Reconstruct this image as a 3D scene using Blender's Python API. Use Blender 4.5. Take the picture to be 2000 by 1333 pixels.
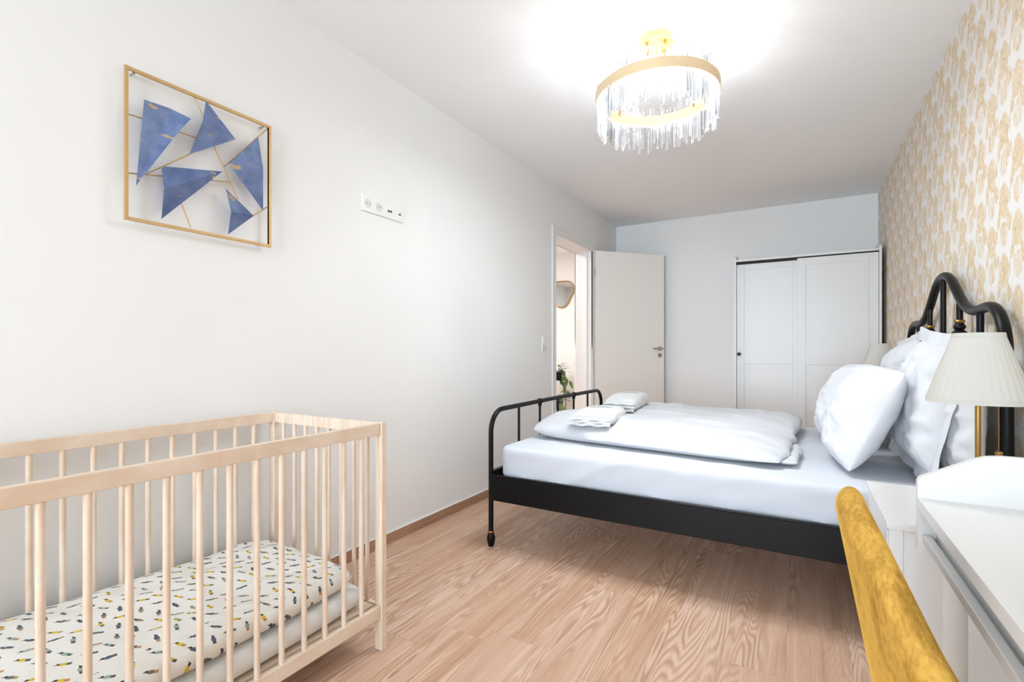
import bpy, bmesh, math, random
from mathutils import Vector, Matrix, noise
for _o in list(bpy.data.objects): bpy.data.objects.remove(_o, do_unlink=True)
C = bpy.context.scene.collection
PI = math.pi
def srgb(r, g, b):
    f = lambda c: (c/255/12.92) if c/255 <= .04045 else ((c/255+.055)/1.055)**2.4
    return (f(r), f(g), f(b), 1)
# ------------------------------------------------------------------ camera
cam_data = bpy.data.cameras.new('camera'); cam = bpy.data.objects.new('camera', cam_data); C.objects.link(cam)
cam.location = (1.947, 0, 1.05); cam.rotation_euler = (math.radians(90), 0, math.radians(30.50))
cam_data.sensor_width = 36; cam_data.lens = 961.33/2000*36; cam_data.shift_y = (685.66-666.5)/2000
cam_data.clip_start = .02
bpy.context.scene.camera = cam
# ------------------------------------------------------------------ world, daylight, exposure
world = bpy.data.worlds.new('world'); bpy.context.scene.world = world; world.use_nodes = True
wb = world.node_tree.nodes['Background']; wb.inputs[0].default_value = (.80, .90, 1, 1); wb.inputs[1].default_value = 2.0
vs = bpy.context.scene.view_settings
vs.view_transform = 'Standard'; vs.look = 'None'; vs.gamma = 1; vs.exposure = 0.41; vs.use_curve_mapping = False
def area(name, loc, rot, sx, sy, power, col, spread=180):
    l = bpy.data.lights.new(name, 'AREA'); l.shape = 'RECTANGLE'; l.size = sx; l.size_y = sy; l.energy = power; l.color = col; l.spread = math.radians(spread)
    o = bpy.data.objects.new(name, l); o.location = loc; o.rotation_euler = rot; C.objects.link(o); return o
WX0, WX1, WZ0, WZ1, WY = .12, 2.45, .30, 2.42, -3.2      # window opening in the wall behind the camera
area('daylight', ((WX0+WX1)/2, WY-.28, (WZ0+WZ1)/2), (math.radians(90), 0, 0), WX1-WX0, WZ1-WZ0, 74, (.72, .86, 1), 110)
area('hall_ceiling_light', (-1.2, 4.7, 2.47), (0, 0, 0), .9, .9, 42, (.97, .96, .96))
LAMP_W = 4.6   # chandelier light strip, split over sixteen points
# ------------------------------------------------------------------ mesh helpers
class MB:
    def __init__(s): s.bm = bmesh.new()
    def box(s, x0, y0, z0, x1, y1, z1, bev=0, rot=None, pivot=None, seg=2):
        b = bmesh.new(); bmesh.ops.create_cube(b, size=1)
        for v in b.verts: v.co = Vector(((x0+x1)/2+v.co.x*(x1-x0), (y0+y1)/2+v.co.y*(y1-y0), (z0+z1)/2+v.co.z*(z1-z0)))
        if bev: bmesh.ops.bevel(b, geom=list(b.edges), offset=bev, segments=seg, affect='EDGES', profile=.5)
        if rot is not None:
            p = Vector(pivot)
            for v in b.verts: v.co = rot @ (v.co-p)+p
        s.merge(b); return s
    def merge(s, b):
        me = bpy.data.meshes.new('t'); b.to_mesh(me); b.free(); s.bm.from_mesh(me); bpy.data.meshes.remove(me)
    def tube(s, pts, r, seg=14, cap=True, closed=False, flat=None):
        pts = [Vector(p) for p in pts]; n = len(pts); rs = r if isinstance(r, (list, tuple)) else [r]*n
        rings = []; prev = None
        for i, p in enumerate(pts):
            if closed: t = (pts[(i+1) % n]-pts[i-1]).normalized()
            else: t = ((pts[min(i+1, n-1)]-pts[max(i-1, 0)])).normalized()
            if prev is None:
                a = Vector((0, 0, 1)) if abs(t.z) < .9 else Vector((1, 0, 0)); u = t.cross(a).normalized()
            else: u = (prev - t*prev.dot(t)).normalized()
            prev = u; w = t.cross(u)
            rings.append([s.bm.verts.new(p+(u*math.cos(2*PI*k/seg)+w*math.sin(2*PI*k/seg))*rs[i]) for k in range(seg)])
        m = n if closed else n-1
        for i in range(m):
            A, B = rings[i], rings[(i+1) % n]
            for k in range(seg): s.bm.faces.new((A[k], A[(k+1) % seg], B[(k+1) % seg], B[k]))
        if cap and not closed: s.bm.faces.new(rings[0][::-1]); s.bm.faces.new(rings[-1])
        return s
    def lathe(s, prof, cx, cy, seg=28, fn=None):
        rings = []
        for (r, z) in prof:
            rings.append([s.bm.verts.new((cx+(r*(fn(k, r, z) if fn else 1))*math.cos(2*PI*k/seg), cy+(r*(fn(k, r, z) if fn else 1))*math.sin(2*PI*k/seg), z)) for k in range(seg)])
        for A, B in zip(rings, rings[1:]):
            for k in range(seg): s.bm.faces.new((A[k], A[(k+1) % seg], B[(k+1) % seg], B[k]))
        if prof[0][0] > 1e-5: s.bm.faces.new(rings[0][::-1])
        if prof[-1][0] > 1e-5: s.bm.faces.new(rings[-1])
        return s
    def ball(s, c, r, sz=1, seg=16):
        b = bmesh.new(); bmesh.ops.create_uvsphere(b, u_segments=seg, v_segments=seg//2+2, radius=r)
        for v in b.verts: v.co = Vector((v.co.x, v.co.y, v.co.z*sz))+Vector(c)
        s.merge(b); return s
    def prism(s, poly, d, bev=0):
        """polygon (3d points) extruded by vector d"""
        d = Vector(d); A = [s.bm.verts.new(Vector(p)) for p in poly]; B = [s.bm.verts.new(Vector(p)+d) for p in poly]; n = len(A)
        s.bm.faces.new(A[::-1]); s.bm.faces.new(B)
        for i in range(n): s.bm.faces.new((A[i], A[(i+1) % n], B[(i+1) % n], B[i]))
        return s
    def grid(s, P, closed_v=False):
        V = [[s.bm.verts.new(p) for p in row] for row in P]
        for i in range(len(V)-1):
            m = len(V[i])
            for j in range(m if closed_v else m-1):
                s.bm.faces.new((V[i][j], V[i][(j+1) % m], V[i+1][(j+1) % m], V[i+1][j]))
        return V
def rootloc(p):
    v = Vector((0, 0, 0))
    while p is not None: v += p.location; p = p.parent
    return v
def obj(name, mb, mat, parent=None, sharp=35, smooth=True, uvf=None):
    bm = mb.bm; off = rootloc(parent)
    bmesh.ops.remove_doubles(bm, verts=bm.verts, dist=1e-6)
    bmesh.ops.recalc_face_normals(bm, faces=bm.faces)
    if uvf:
        uv = bm.loops.layers.uv.new('UVMap')
        for f in bm.faces:
            for l in f.loops: l[uv].uv = uvf(l.vert.co, f)
    for v in bm.verts: v.co -= off
    me = bpy.data.meshes.new(name); bm.to_mesh(me); bm.free()
    if mat: me.materials.append(mat)
    if smooth:
        me.polygons.foreach_set('use_smooth', [True]*len(me.polygons)); me.set_sharp_from_angle(angle=math.radians(sharp))
    o = bpy.data.objects.new(name, me); C.objects.link(o)
    if smooth and len(me.polygons) < 3000:
        md = o.modifiers.new('weighted_normal', 'WEIGHTED_NORMAL'); md.keep_sharp = True; md.weight = 80
    if parent: o.parent = parent
    return o
def thing(name, label, cat, loc=(0, 0, 0), group=None):
    o = bpy.data.objects.new(name, None); C.objects.link(o); o.location = loc; o['label'] = label; o['category'] = cat
    o.empty_display_size = .05
    if group: o['group'] = group
    return o
def tag(o, label, cat, group=None, kind=None):
    o['label'] = label; o['category'] = cat
    if group: o['group'] = group
    if kind: o['kind'] = kind
    return o
def struct(name, mb, mat, parent=None, label=None, **k):
    o = obj(name, mb, mat, parent, **k)
    if not parent: o['kind'] = 'structure'
    if label: o['label'] = label
    return o
# ------------------------------------------------------------------ materials
class N:
    """tiny expression wrapper over shader math nodes"""
    def __init__(s, nt, sock): s.nt = nt; s.s = sock
    def op(s, o, *a):
        n = s.nt.nodes.new('ShaderNodeMath'); n.operation = o
        for i, v in enumerate((s,)+a):
            if isinstance(v, N): s.nt.links.new(v.s, n.inputs[i])
            else: n.inputs[i].default_value = v
        return N(s.nt, n.outputs[0])
    def __add__(s, o): return s.op('ADD', o)
    def __radd__(s, o): return s.op('ADD', o)
    def __sub__(s, o): return s.op('SUBTRACT', o)
    def __rsub__(s, o): return (s*-1)+o
    def __mul__(s, o): return s.op('MULTIPLY', o)
    def __rmul__(s, o): return s.op('MULTIPLY', o)
    def __truediv__(s, o): return s.op('DIVIDE', o)
    def floor(s): return s.op('FLOOR')
    def fract(s): return s.op('FRACT')
    def absv(s): return s.op('ABSOLUTE')
    def mx(s, o): return s.op('MAXIMUM', o)
    def mn(s, o): return s.op('MINIMUM', o)
    def pw(s, o): return s.op('POWER', o)
    def sin(s): return s.op('SINE')
    def ramp(s, a, b):          # smoothstep a..b -> 0..1
        n = s.nt.nodes.new('ShaderNodeMapRange'); n.interpolation_type = 'SMOOTHSTEP'
        s.nt.links.new(s.s, n.inputs[0]); n.inputs[1].default_value = a; n.inputs[2].default_value = b; n.inputs[3].default_value = 0; n.inputs[4].default_value = 1
        return N(s.nt, n.outputs[0])
def mat(name, col=(.8, .8, .8, 1), rough=.6, metal=0, spec=.5, **kw):
    m = bpy.data.materials.new(name); m.use_nodes = True; b = m.node_tree.nodes['Principled BSDF']
    b.inputs['Base Color'].default_value = col; b.inputs['Roughness'].default_value = rough; b.inputs['Metallic'].default_value = metal
    b.inputs['Specular IOR Level'].default_value = spec
    for k, v in kw.items(): b.inputs[k.replace('_', ' ')].default_value = v
    return m
def nt_of(m): return m.node_tree, m.node_tree.nodes['Principled BSDF']
def coords(nt, kind='Object'):
    tc = nt.nodes.new('ShaderNodeTexCoord'); sp = nt.nodes.new('ShaderNodeSeparateXYZ'); nt.links.new(tc.outputs[kind], sp.inputs[0])
    return [N(nt, sp.outputs[i]) for i in range(3)]
def comb(nt, x, y, z):
    n = nt.nodes.new('ShaderNodeCombineXYZ')
    for i, v in enumerate((x, y, z)):
        if isinstance(v, N): nt.links.new(v.s, n.inputs[i])
        else: n.inputs[i].default_value = v
    return n.outputs[0]
def nz(nt, vec, scale=5, detail=2, rough=.5, dist=0):
    n = nt.nodes.new('ShaderNodeTexNoise'); nt.links.new(vec, n.inputs['Vector'])
    n.inputs['Scale'].default_value = scale; n.inputs['Detail'].default_value = detail; n.inputs['Roughness'].default_value = rough; n.inputs['Distortion'].default_value = dist
    return N(nt, n.outputs[0])
def white(nt, vec):
    n = nt.nodes.new('ShaderNodeTexWhiteNoise'); nt.links.new(vec, n.inputs[0]); return N(nt, n.outputs[0])
def mixc(nt, f, a, b):
    n = nt.nodes.new('ShaderNodeMix'); n.data_type = 'RGBA'
    if isinstance(f, N): nt.links.new(f.s, n.inputs[0])
    else: n.inputs[0].default_value = f
    for i, v in ((6, a), (7, b)):
        if isinstance(v, tuple): n.inputs[i].default_value = v
        else: nt.links.new(v, n.inputs[i])
    return n.outputs[2]
def bump(nt, b, h, strength=.3, dist=.01):
    n = nt.nodes.new('ShaderNodeBump'); nt.links.new(h.s, n.inputs['Height']); n.inputs['Strength'].default_value = strength; n.inputs['Distance'].default_value = dist
    nt.links.new(n.outputs[0], b.inputs['Normal'])
WALLC = srgb(245, 244, 242)
wall_m = mat('wall_paint', WALLC, .9, spec=.1)
nt, b = nt_of(wall_m); x, y, z = coords(nt); bump(nt, b, nz(nt, comb(nt, x, y, z), 120, 3), .05, .002)
ceil_m = mat('ceiling_paint', srgb(251, 250, 249), .95, spec=.05)
lacq = mat('white_lacquer', srgb(232, 231, 229), .32, spec=.4)
white_matt = mat('white_frame_paint', srgb(236, 235, 233), .45)
door_m = mat('door_foil', srgb(250, 245, 238), .45)
blackm = mat('black_metal', srgb(9, 9, 11), .38, spec=.24)
darkm = mat('dark_hole', srgb(40, 38, 36), .8)
brass = mat('brass', srgb(172, 136, 78), .38, .9)
gold = mat('brushed_gold', srgb(206, 172, 122), .5, .6)
chand_gold = mat('chandelier_gold', srgb(228, 204, 164), .5, .4)
steel = mat('brushed_steel', srgb(190, 188, 184), .35, 1)
alu = mat('aluminium', srgb(214, 214, 212), .5, .3)
plastic = mat('white_plastic', srgb(244, 244, 242), .3)
plasgrey = mat('grey_plastic', srgb(224, 224, 222), .4)
# birch
birch = mat('birch_wood', srgb(228, 204, 178), .5)
nt, b = nt_of(birch); x, y, z = coords(nt)
g = nz(nt, comb(nt, x*60, y*6, z*6), 1.0, 4, .6)
nt.links.new(mixc(nt, g.ramp(.3, .75), srgb(240, 222, 204), srgb(224, 198, 172)), b.inputs['Base Color'])
# floor
floor_m = mat('oak_planks', rough=.42, spec=.35)
nt, b = nt_of(floor_m); x, y, z = coords(nt)
PW, PL = .19, 1.3
col = (x/PW).floor(); off = white(nt, comb(nt, col, 3.1, 0))*PL
row = ((y+off)/PL).floor(); rnd = white(nt, comb(nt, col, row, 7)); rnd2 = white(nt, comb(nt, row, col, 17))
fx = (x/PW).fract(); fy = ((y+off)/PL).fract()
low = nz(nt, comb(nt, x*6.5+rnd*37, y*.62+rnd2*19, rnd*11), 1, 2.2, .42, .25)
rings = ((low*235).sin()*.5+.5)
fib = nz(nt, comb(nt, x*190+rnd*9, y*5.5, rnd*3), 1, 5, .75)
strk = nz(nt, comb(nt, x*48+rnd*21, y*1.6, rnd2*3), 1, 3, .6)
wide = nz(nt, comb(nt, x*14+rnd*5, y*1.1, rnd2*5), 1, 3, .5)
patch = nz(nt, comb(nt, x*8+rnd*15, y*1.3, rnd2*9), 1, 2, .5).ramp(.42, .62)
grain = rings*(patch*.34+.12)+fib*.72
c1 = mixc(nt, wide.ramp(.32, .68), srgb(208, 170, 142), srgb(192, 150, 120))
c2 = mixc(nt, grain.ramp(.35, .95), c1, srgb(224, 194, 170))
c3 = mixc(nt, (1-rings).ramp(.6, 1)*patch*(.35+fib*.5)*.62, c2, srgb(158, 110, 84))
c3 = mixc(nt, strk.ramp(.52, .68)*.42, c3, srgb(164, 118, 92))
c3 = mixc(nt, strk.ramp(.46, .3)*.45, c3, srgb(232, 206, 186))
c4 = mixc(nt, rnd*.3, c3, srgb(222, 190, 172))
seam = (fx-.5).absv().ramp(.492, .5).mx((fy-.5).absv().ramp(.4985, .5))
c5 = mixc(nt, seam*.28, c4, srgb(120, 84, 66))
nt.links.new(c5, b.inputs['Base Color']); bump(nt, b, grain-seam*.5, .10, .002)
base_m = mat('baseboard_wood', rough=.5)
nt, b = nt_of(base_m); x, y, z = coords(nt)
g = nz(nt, comb(nt, x*30, y*4, z*120), 1, 4, .6)
nt.links.new(mixc(nt, g.ramp(.3, .7), srgb(190, 152, 126), srgb(166, 126, 100)), b.inputs['Base Color'])
# wallpaper: leaf fans in half-drop columns, gold on white
paper = mat('leaf_wallpaper', rough=.7, spec=.2)
nt, b = nt_of(paper); x, y, z = coords(nt)
wob = (nz(nt, comb(nt, x, y, z), 22, 3, .6)-.5)*.022
Y = (y+2+wob)/.132; colm = Y.floor(); par = (colm*.5).fract()*2
a = Y.fract()-.5; zz = (z+3+wob*1.5)/.253+par*.5
def motif(db, da=0.0):
    """distance field union evaluated with the vertical coordinate folded to one cell"""
    return None
bb = zz.fract()
def ell(ca, cb, ra, rb, k=0.0, ai=None):
    A = (a if ai is None else ai)-ca
    d = (bb-cb+.5).fract()-.5            # periodic in the vertical
    A = A-d*k
    return (A/ra).pw(2)+(d/rb).pw(2)
pos = lambda n: n
leaves = [ell(0, .64, .36, .24), ell(-.34, .33, .145, .15, .5), ell(.345, .415, .135, .155, -.5), ell(0, .175, .285, .17), ell(-.455, .67, .07, .105), ell(.455, .81, .06, .095)]
field = leaves[0]
for e in leaves[1:]: field = field.mn(e)
fine = nz(nt, comb(nt, x, y*75, z*62), 1, 4, .75)
mid = nz(nt, comb(nt, x, y*26, z*14), 1, 2, .5)
mask = 1-(field+(fine-.5)*.9).ramp(.82, 1.25)
stre = (nz(nt, comb(nt, x, y*95, z*9), 1, 2, .5)).ramp(.42, .6)
cup = 1-(leaves[3].ramp(.8, 1.1))
mask = mask*(1-cup*stre*.7)*(.62+mid*.5)
gld = mixc(nt, fine.ramp(.34, .68), srgb(212, 182, 138), srgb(240, 224, 196))
nt.links.new(mixc(nt, mask.mn(1), srgb(240, 236, 231), gld), b.inputs['Base Color'])
# cloths
def cloth(name, c, sc=260, sheen=.15):
    m = mat(name, c, .85, spec=.15); nt, b = nt_of(m); b.inputs['Sheen Weight'].default_value = sheen
    x, y, z = coords(nt); v = comb(nt, x, y, z)
    bump(nt, b, nz(nt, v, 9, 4, .6, .6)*1.0+nz(nt, v, 38, 3, .6)*.12, .17, .012); return m
pillow_linen = cloth('white_pillow_linen', srgb(222, 223, 226)); linen = cloth('white_linen', srgb(203, 204, 207)); sheet = cloth('white_sheet', srgb(210, 213, 220)); towel_m = cloth('white_terry', srgb(214, 214, 213))  # linen tone lightened for pillows, darkened for duvets, to offset the light on each
terry_nt, terry_b = nt_of(towel_m)
velvet = mat('mustard_velvet', rough=.8, spec=.2); nt, b = nt_of(velvet)
b.inputs['Sheen Weight'].default_value = .55; b.inputs['Sheen Roughness'].default_value = .35; b.inputs['Sheen Tint'].default_value = srgb(250, 200, 90)
x, y, z = coords(nt)
p1 = nz(nt, comb(nt, x*9, y*9, z*5), 1, 5, .65, 1.2); p2 = nz(nt, comb(nt, x*160, y*160, z*60), 1, 3, .7)
nt.links.new(mixc(nt, (p1*.75+p2*.3).ramp(.36, .64), srgb(148, 108, 38), srgb(212, 164, 76)), b.inputs['Base Color']); bump(nt, b, p2, .3, .003)
shade_m = bpy.data.materials.new('pleated_shade'); shade_m.use_nodes = True; nt, b = nt_of(shade_m)
b.inputs['Base Color'].default_value = srgb(228, 226, 218); b.inputs['Roughness'].default_value = .8; b.inputs['Specular IOR Level'].default_value = .1
tr = nt.nodes.new('ShaderNodeBsdfTranslucent'); tr.inputs[0].default_value = srgb(236, 232, 220); mx = nt.nodes.new('ShaderNodeMixShader'); mx.inputs[0].default_value = .3
out = nt.nodes['Material Output']; nt.links.new(b.outputs[0], mx.inputs[1]); nt.links.new(tr.outputs[0], mx.inputs[2]); nt.links.new(mx.outputs[0], out.inputs[0])
# crystal: clear prism with frosted facets
crystal = bpy.data.materials.new('crystal_glass'); crystal.use_nodes = True; nt = crystal.node_tree; nt.nodes.clear()
out = nt.nodes.new('ShaderNodeOutputMaterial'); t_ = nt.nodes.new('ShaderNodeBsdfTransparent'); gl = nt.nodes.new('ShaderNodeBsdfGlossy'); gl.inputs['Roughness'].default_value = .05
tl = nt.nodes.new('ShaderNodeBsdfTranslucent'); tl.inputs[0].default_value = (.95, .96, 1, 1); m1 = nt.nodes.new('ShaderNodeMixShader'); m2 = nt.nodes.new('ShaderNodeMixShader')
fr = nt.nodes.new('ShaderNodeFresnel'); fr.inputs[0].default_value = 1.55
m1.inputs[0].default_value = .22; nt.links.new(t_.outputs[0], m1.inputs[1]); nt.links.new(tl.outputs[0], m1.inputs[2])
nt.links.new(fr.outputs[0], m2.inputs[0]); nt.links.new(m1.outputs[0], m2.inputs[1]); nt.links.new(gl.outputs[0], m2.inputs[2]); nt.links.new(m2.outputs[0], out.inputs[0])
def emis(name, c, s):
    m = bpy.data.materials.new(name); m.use_nodes = True; nt, b = nt_of(m); b.inputs['Emission Color'].default_value = c; b.inputs['Emission Strength'].default_value = s; b.inputs['Base Color'].default_value = c; return m
bulb_m = emis('lit_bulb', (1, .97, .93, 1), 40); spot_m = emis('lit_downlight', (1, .95, .88, 1), 8)
pane_m = bpy.data.materials.new('window_glass'); pane_m.use_nodes = True; nt = pane_m.node_tree; nt.nodes.clear()
out = nt.nodes.new('ShaderNodeOutputMaterial'); t_ = nt.nodes.new('ShaderNodeBsdfTransparent'); gl = nt.nodes.new('ShaderNodeBsdfGlossy'); gl.inputs['Roughness'].default_value = .01
m1 = nt.nodes.new('ShaderNodeMixShader'); m1.inputs[0].default_value = .06; nt.links.new(t_.outputs[0], m1.inputs[1]); nt.links.new(gl.outputs[0], m1.inputs[2]); nt.links.new(m1.outputs[0], out.inputs[0])
mirror_m = mat('mirror_glass', srgb(215, 220, 222), .02, 1)
leaf_m = mat('plant_leaf', rough=.4); nt, b = nt_of(leaf_m); x, y, z = coords(nt)
nt.links.new(mixc(nt, nz(nt, comb(nt, x, y, z), 14, 2).ramp(.4, .6), srgb(34, 66, 22), srgb(86, 116, 46)), b.inputs['Base Color'])
soil_m = mat('soil', srgb(50, 38, 30), .95)
# blue lacquer metal with gold flecks
blue_m = mat('blue_metal_foil', rough=.42, spec=.5); nt, b = nt_of(blue_m); x, y, z = coords(nt); b.inputs['Metallic'].default_value = .2
v = comb(nt, x, y, z); fl = (nz(nt, comb(nt, x, y*14, z*30), 1, 2, .5)).ramp(.63, .67); cl = nz(nt, v, 12, 4, .6)
nt.links.new(mixc(nt, fl*.85, mixc(nt, cl.ramp(.3, .7), srgb(82, 100, 142), srgb(116, 134, 174)), srgb(196, 160, 110)), b.inputs['Base Color'])
# printed bird cotton (uv in metres)
bird = mat('bird_print_cotton', rough=.85, spec=.15); nt, b = nt_of(bird); u, v, _w = coords(nt, 'UV')
G = .047; cu = (u/G).floor(); row_off = (cu*.5).fract()*G; v2 = v+row_off; cv = (v2/G).floor()
r1 = white(nt, comb(nt, cu, cv, 1)); r2 = white(nt, comb(nt, cu, cv, 2)); r3 = white(nt, comb(nt, cu, cv, 3)); r4 = white(nt, comb(nt, cu, cv, 4))
lu = ((u/G).fract()-.5+(r1-.5)*.26)*G; lv = ((v2/G).fract()-.5+(r2-.5)*.26)*G
ang = (r3-.5)*1.9+.6
ca = ang.op('COSINE'); sa = ang.sin()
pu = lu*ca+lv*sa; pv = lv*ca-lu*sa
def el(cx_, cy_, rx, ry): return 1-(((pu-cx_)/rx).pw(2)+((pv-cy_)/ry).pw(2)).ramp(.85, 1.15)
body = el(.001, 0, .0092, .0058); head = el(-.0095, .0028, .0038, .0036); tail = 1-((pu-.0120).absv()/.0050).mx((pv+.0012).absv()/.0042).ramp(.9, 1.1); beak = el(-.0145, .0015, .0035, .0011)
bodyc = mixc(nt, r4.ramp(.24, .26), srgb(226, 196, 60), mixc(nt, r4.ramp(.49, .51), srgb(92, 104, 122), mixc(nt, r4.ramp(.74, .76), srgb(160, 178, 164), srgb(112, 118, 116))))
base = mixc(nt, body, srgb(240, 237, 230), bodyc)
base = mixc(nt, tail, base, mixc(nt, r1.ramp(.48, .52), srgb(190, 146, 108), srgb(86, 92, 104)))
base = mixc(nt, head, base, srgb(70, 62, 60)); base = mixc(nt, beak, base, srgb(58, 48, 42))
nt.links.new(base, b.inputs['Base Color'])
print_m = mat('grey_print', rough=.9); nt, b = nt_of(print_m); x, y, z = coords(nt)
k = nz(nt, comb(nt, x*1, y*1, z*1), 190, 1); nt.links.new(mixc(nt, k.ramp(.45, .55), srgb(214, 214, 216), srgb(120, 128, 138)), b.inputs['Base Color'])
# ------------------------------------------------------------------ the room
H = 2.556; RW = 2.572; YB = 5.808; T = .182
DY0, DY1, DZ = 4.07, 5.0, 2.143
struct('floor', MB().box(-2.9, WY-.2, -.1, RW+T, 7.0, 0), floor_m)
struct('ceiling', MB().box(-T, WY-.2, H, RW+T, YB+T, H+.12), ceil_m)
m = MB(); m.box(-T, WY-.2, 0, 0, DY0, H); m.box(-T, DY0, DZ, 0, DY1, H); m.box(-T, DY1, 0, 0, YB+T, H)
struct('wall_left', m, wall_m)
struct('wall_right', MB().box(RW, WY-.2, 0, RW+T, YB+T, H), paper)
struct('wall_back', MB().box(0, YB, 0, RW, YB+T, H), wall_m)
m = MB(); m.box(0, WY-.2, 0, WX0, WY, H); m.box(WX1, WY-.2, 0, RW, WY, H); m.box(WX0, WY-.2, 0, WX1, WY, WZ0); m.box(WX0, WY-.2, WZ1, WX1, WY, H)
struct('wall_front', m, wall_m)
# window behind the camera
w = struct('window_1', MB().box(WX0-.03, WY-.02, WZ0-.03, WX1+.03, WY+.12, WZ0, .004), white_matt)
fr_ = MB()
for x0, x1 in ((WX0, WX0+.06), (WX1-.06, WX1), ((WX0+WX1)/2-.05, (WX0+WX1)/2+.05)): fr_.box(x0, WY-.12, WZ0, x1, WY-.06, WZ1, .004)
for z0, z1 in ((WZ0, WZ0+.06), (WZ1-.06, WZ1)): fr_.box(WX0, WY-.12, z0, WX1, WY-.06, z1, .004)
obj('window_frame', fr_, white_matt, w)
for i in range(2):
    xa = WX0+.06 if i == 0 else (WX0+WX1)/2+.05; xb = (WX0+WX1)/2-.05 if i == 0 else WX1-.06
    obj('pane', MB().box(xa, WY-.095, WZ0+.06, xb, WY-.09, WZ1-.06), pane_m, w)
# baseboards
m = MB(); m.box(0, WY, 0, .012, DY0-.065, .056, .002); struct('baseboard_left', m, base_m)
struct('trim_1', MB().box(0, WY, .0562, .0125, DY0-.065, .0592, .0008), white_matt)
m = MB(); m.box(.012, YB-.012, 0, RW-.012, YB, .056, .002); struct('baseboard_back', m, base_m)
m = MB(); m.box(RW-.012, WY, 0, RW, YB-.012, .056, .002); struct('baseboard_right', m, base_m)
m = MB(); m.box(0, DY1+.065, 0, .012, YB-.012, .056, .002); struct('baseboard_left_far', m, base_m)
# hall beyond the door
HY = 6.7
struct('ceiling_hall', MB().box(-2.9, 2.8, 2.5, -T, 7.0, 2.6), ceil_m)
struct('wall_hall_end', MB().box(-2.7, HY, 0, -T, 7.0, 2.5), wall_m)
struct('wall_hall_left', MB().box(-2.9, 2.8, 0, -2.7, 7.0, 2.5), wall_m)
struct('wall_hall_near', MB().box(-2.7, 2.8, 0, -T, 3.0, 2.5), wall_m)
struct('wall_hall_side', MB().box(-T, YB+T, 0, -.02, 7.0, 2.5), wall_m)
# door frame + leaf
m = MB()
for xs in ((0, .014), (-T-.014, -T)):
    m.box(xs[0], DY0-.062, 0, xs[1], DY0+.012, DZ+.042, .003); m.box(xs[0], DY1-.012, 0, xs[1], DY1+.062, DZ+.042, .003)
    m.box(xs[0], DY0+.012, DZ-.03, xs[1], DY1-.012, DZ+.042, .003)
m.box(-T, DY0, 0, 0, DY0+.022, DZ); m.box(-T, DY1-.022, 0, 0, DY1, DZ); m.box(-T, DY0+.022, DZ-.024, 0, DY1-.022, DZ)
fr_ = struct('trim_2', m, white_matt, label='white door frame around the open doorway')
m = MB(); m.box(-.075, DY1-.034, 0, -.045, DY1-.022, DZ-.024); m.box(-.075, DY0+.022, 0, -.045, DY0+.034, DZ-.024)
obj('rebate', m, white_matt, fr_)
hx, hy = .028, 5.035; ex, ey = .60, 5.69
dv = Vector((ex-hx, ey-hy, 0)); L = dv.length; ang_ = math.atan2(dv.y, dv.x); R_ = Matrix.Rotation(ang_, 3, 'Z')
def dbox(m, a0, n0, z0, a1, n1, z1, bev=.002): m.box(hx+a0, hy+n0, z0, hx+a1, hy+n1, z1, bev, rot=R_, pivot=(hx, hy, 0)); return m
door = struct('door_1', dbox(MB(), 0, 0, .01, L, .04, 2.135, .003), door_m, label='cream white door leaf standing open beside the back wall')
dp = lambda a, n, z: R_ @ Vector((a, n, 0))+Vector((hx, hy, z))
m = MB()
m.tube([dp(L-.06, -.0, 1.075), dp(L-.06, -.010, 1.075)], .026, 24)
m.tube([dp(L-.06, -.008, 1.075), dp(L-.06, -.045, 1.075)], .010, 12)
m.tube([dp(L-.05, -.048, 1.075), dp(L-.09, -.052, 1.075), dp(L-.18, -.05, 1.075)], [.010, .0105, .009], 12)
obj('door_handle', m, steel, door)
m = MB(); m.tube([dp(L-.06, 0, 1.0), dp(L-.06, -.008, 1.0)], .026, 24); e_ = obj('lock_rosette', m, steel, door)
m = MB(); m.tube([dp(L-.06, -.0075, 1.005), dp(L-.06, -.0095, 1.005)], .005, 12); dbox(m, L-.062, -.0095, .987, L-.058, -.0075, 1.005, 0); obj('keyhole', m, darkm, e_)
for zh in (1.90, .25):
    m = MB(); m.tube([(.020, 5.02, zh-.045), (.020, 5.02, zh+.045)], .0085, 12); m.box(.0, 5.005, zh-.045, .016, 5.028, zh+.045); obj('hinge', m, steel, door)
# ------------------------------------------------------------------ wall fittings
sp = thing('socket_panel', 'long white socket panel with two round sockets and small dark ports on the bare wall', 'socket', (0, 1.93, 1.815))
obj('cover_frame', MB().box(0, 1.780, 1.772, .009, 2.086, 1.858, .003), plastic, sp)
for yy in (1.82, 1.897):
    s_ = obj('socket', MB().tube([(.0092, yy, 1.815), (.0098, yy, 1.815)], .028, 28), plastic, sp)
    m = MB(); n_ = 26
    m.grid([[Vector((xx, yy+r*math.cos(2*PI*k/n_), 1.815+r*math.sin(2*PI*k/n_))) for k in range(n_)] for xx, r in ((.010, .0235), (.010, .0215), (.0099, .0205))], True)
    m.tube([(.0101, yy, 1.815), (.0105, yy, 1.815)], .0205, 26); obj('recess', m, plasgrey, s_)
    for dy in (-.0095, .0095): obj('contact_hole', MB().tube([(.0104, yy+dy, 1.815), (.011, yy+dy, 1.815)], .0028, 10), darkm, s_)
for yy in (1.966, 1.984, 2.052):
    obj('port', MB().tube([(.009, yy, 1.811), (.0125, yy, 1.811)], .0055, 14), darkm, sp)
ls = thing('light_switch', 'small white light switch beside the door frame', 'switch', (0, 3.853, 1.11))
obj('plate', MB().box(0, 3.815, 1.04, .005, 3.891, 1.180, .001), plastic, ls)
obj('rocker', MB().box(.005, 3.825, 1.118, .009, 3.881, 1.172, .001), plastic, ls)
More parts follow.
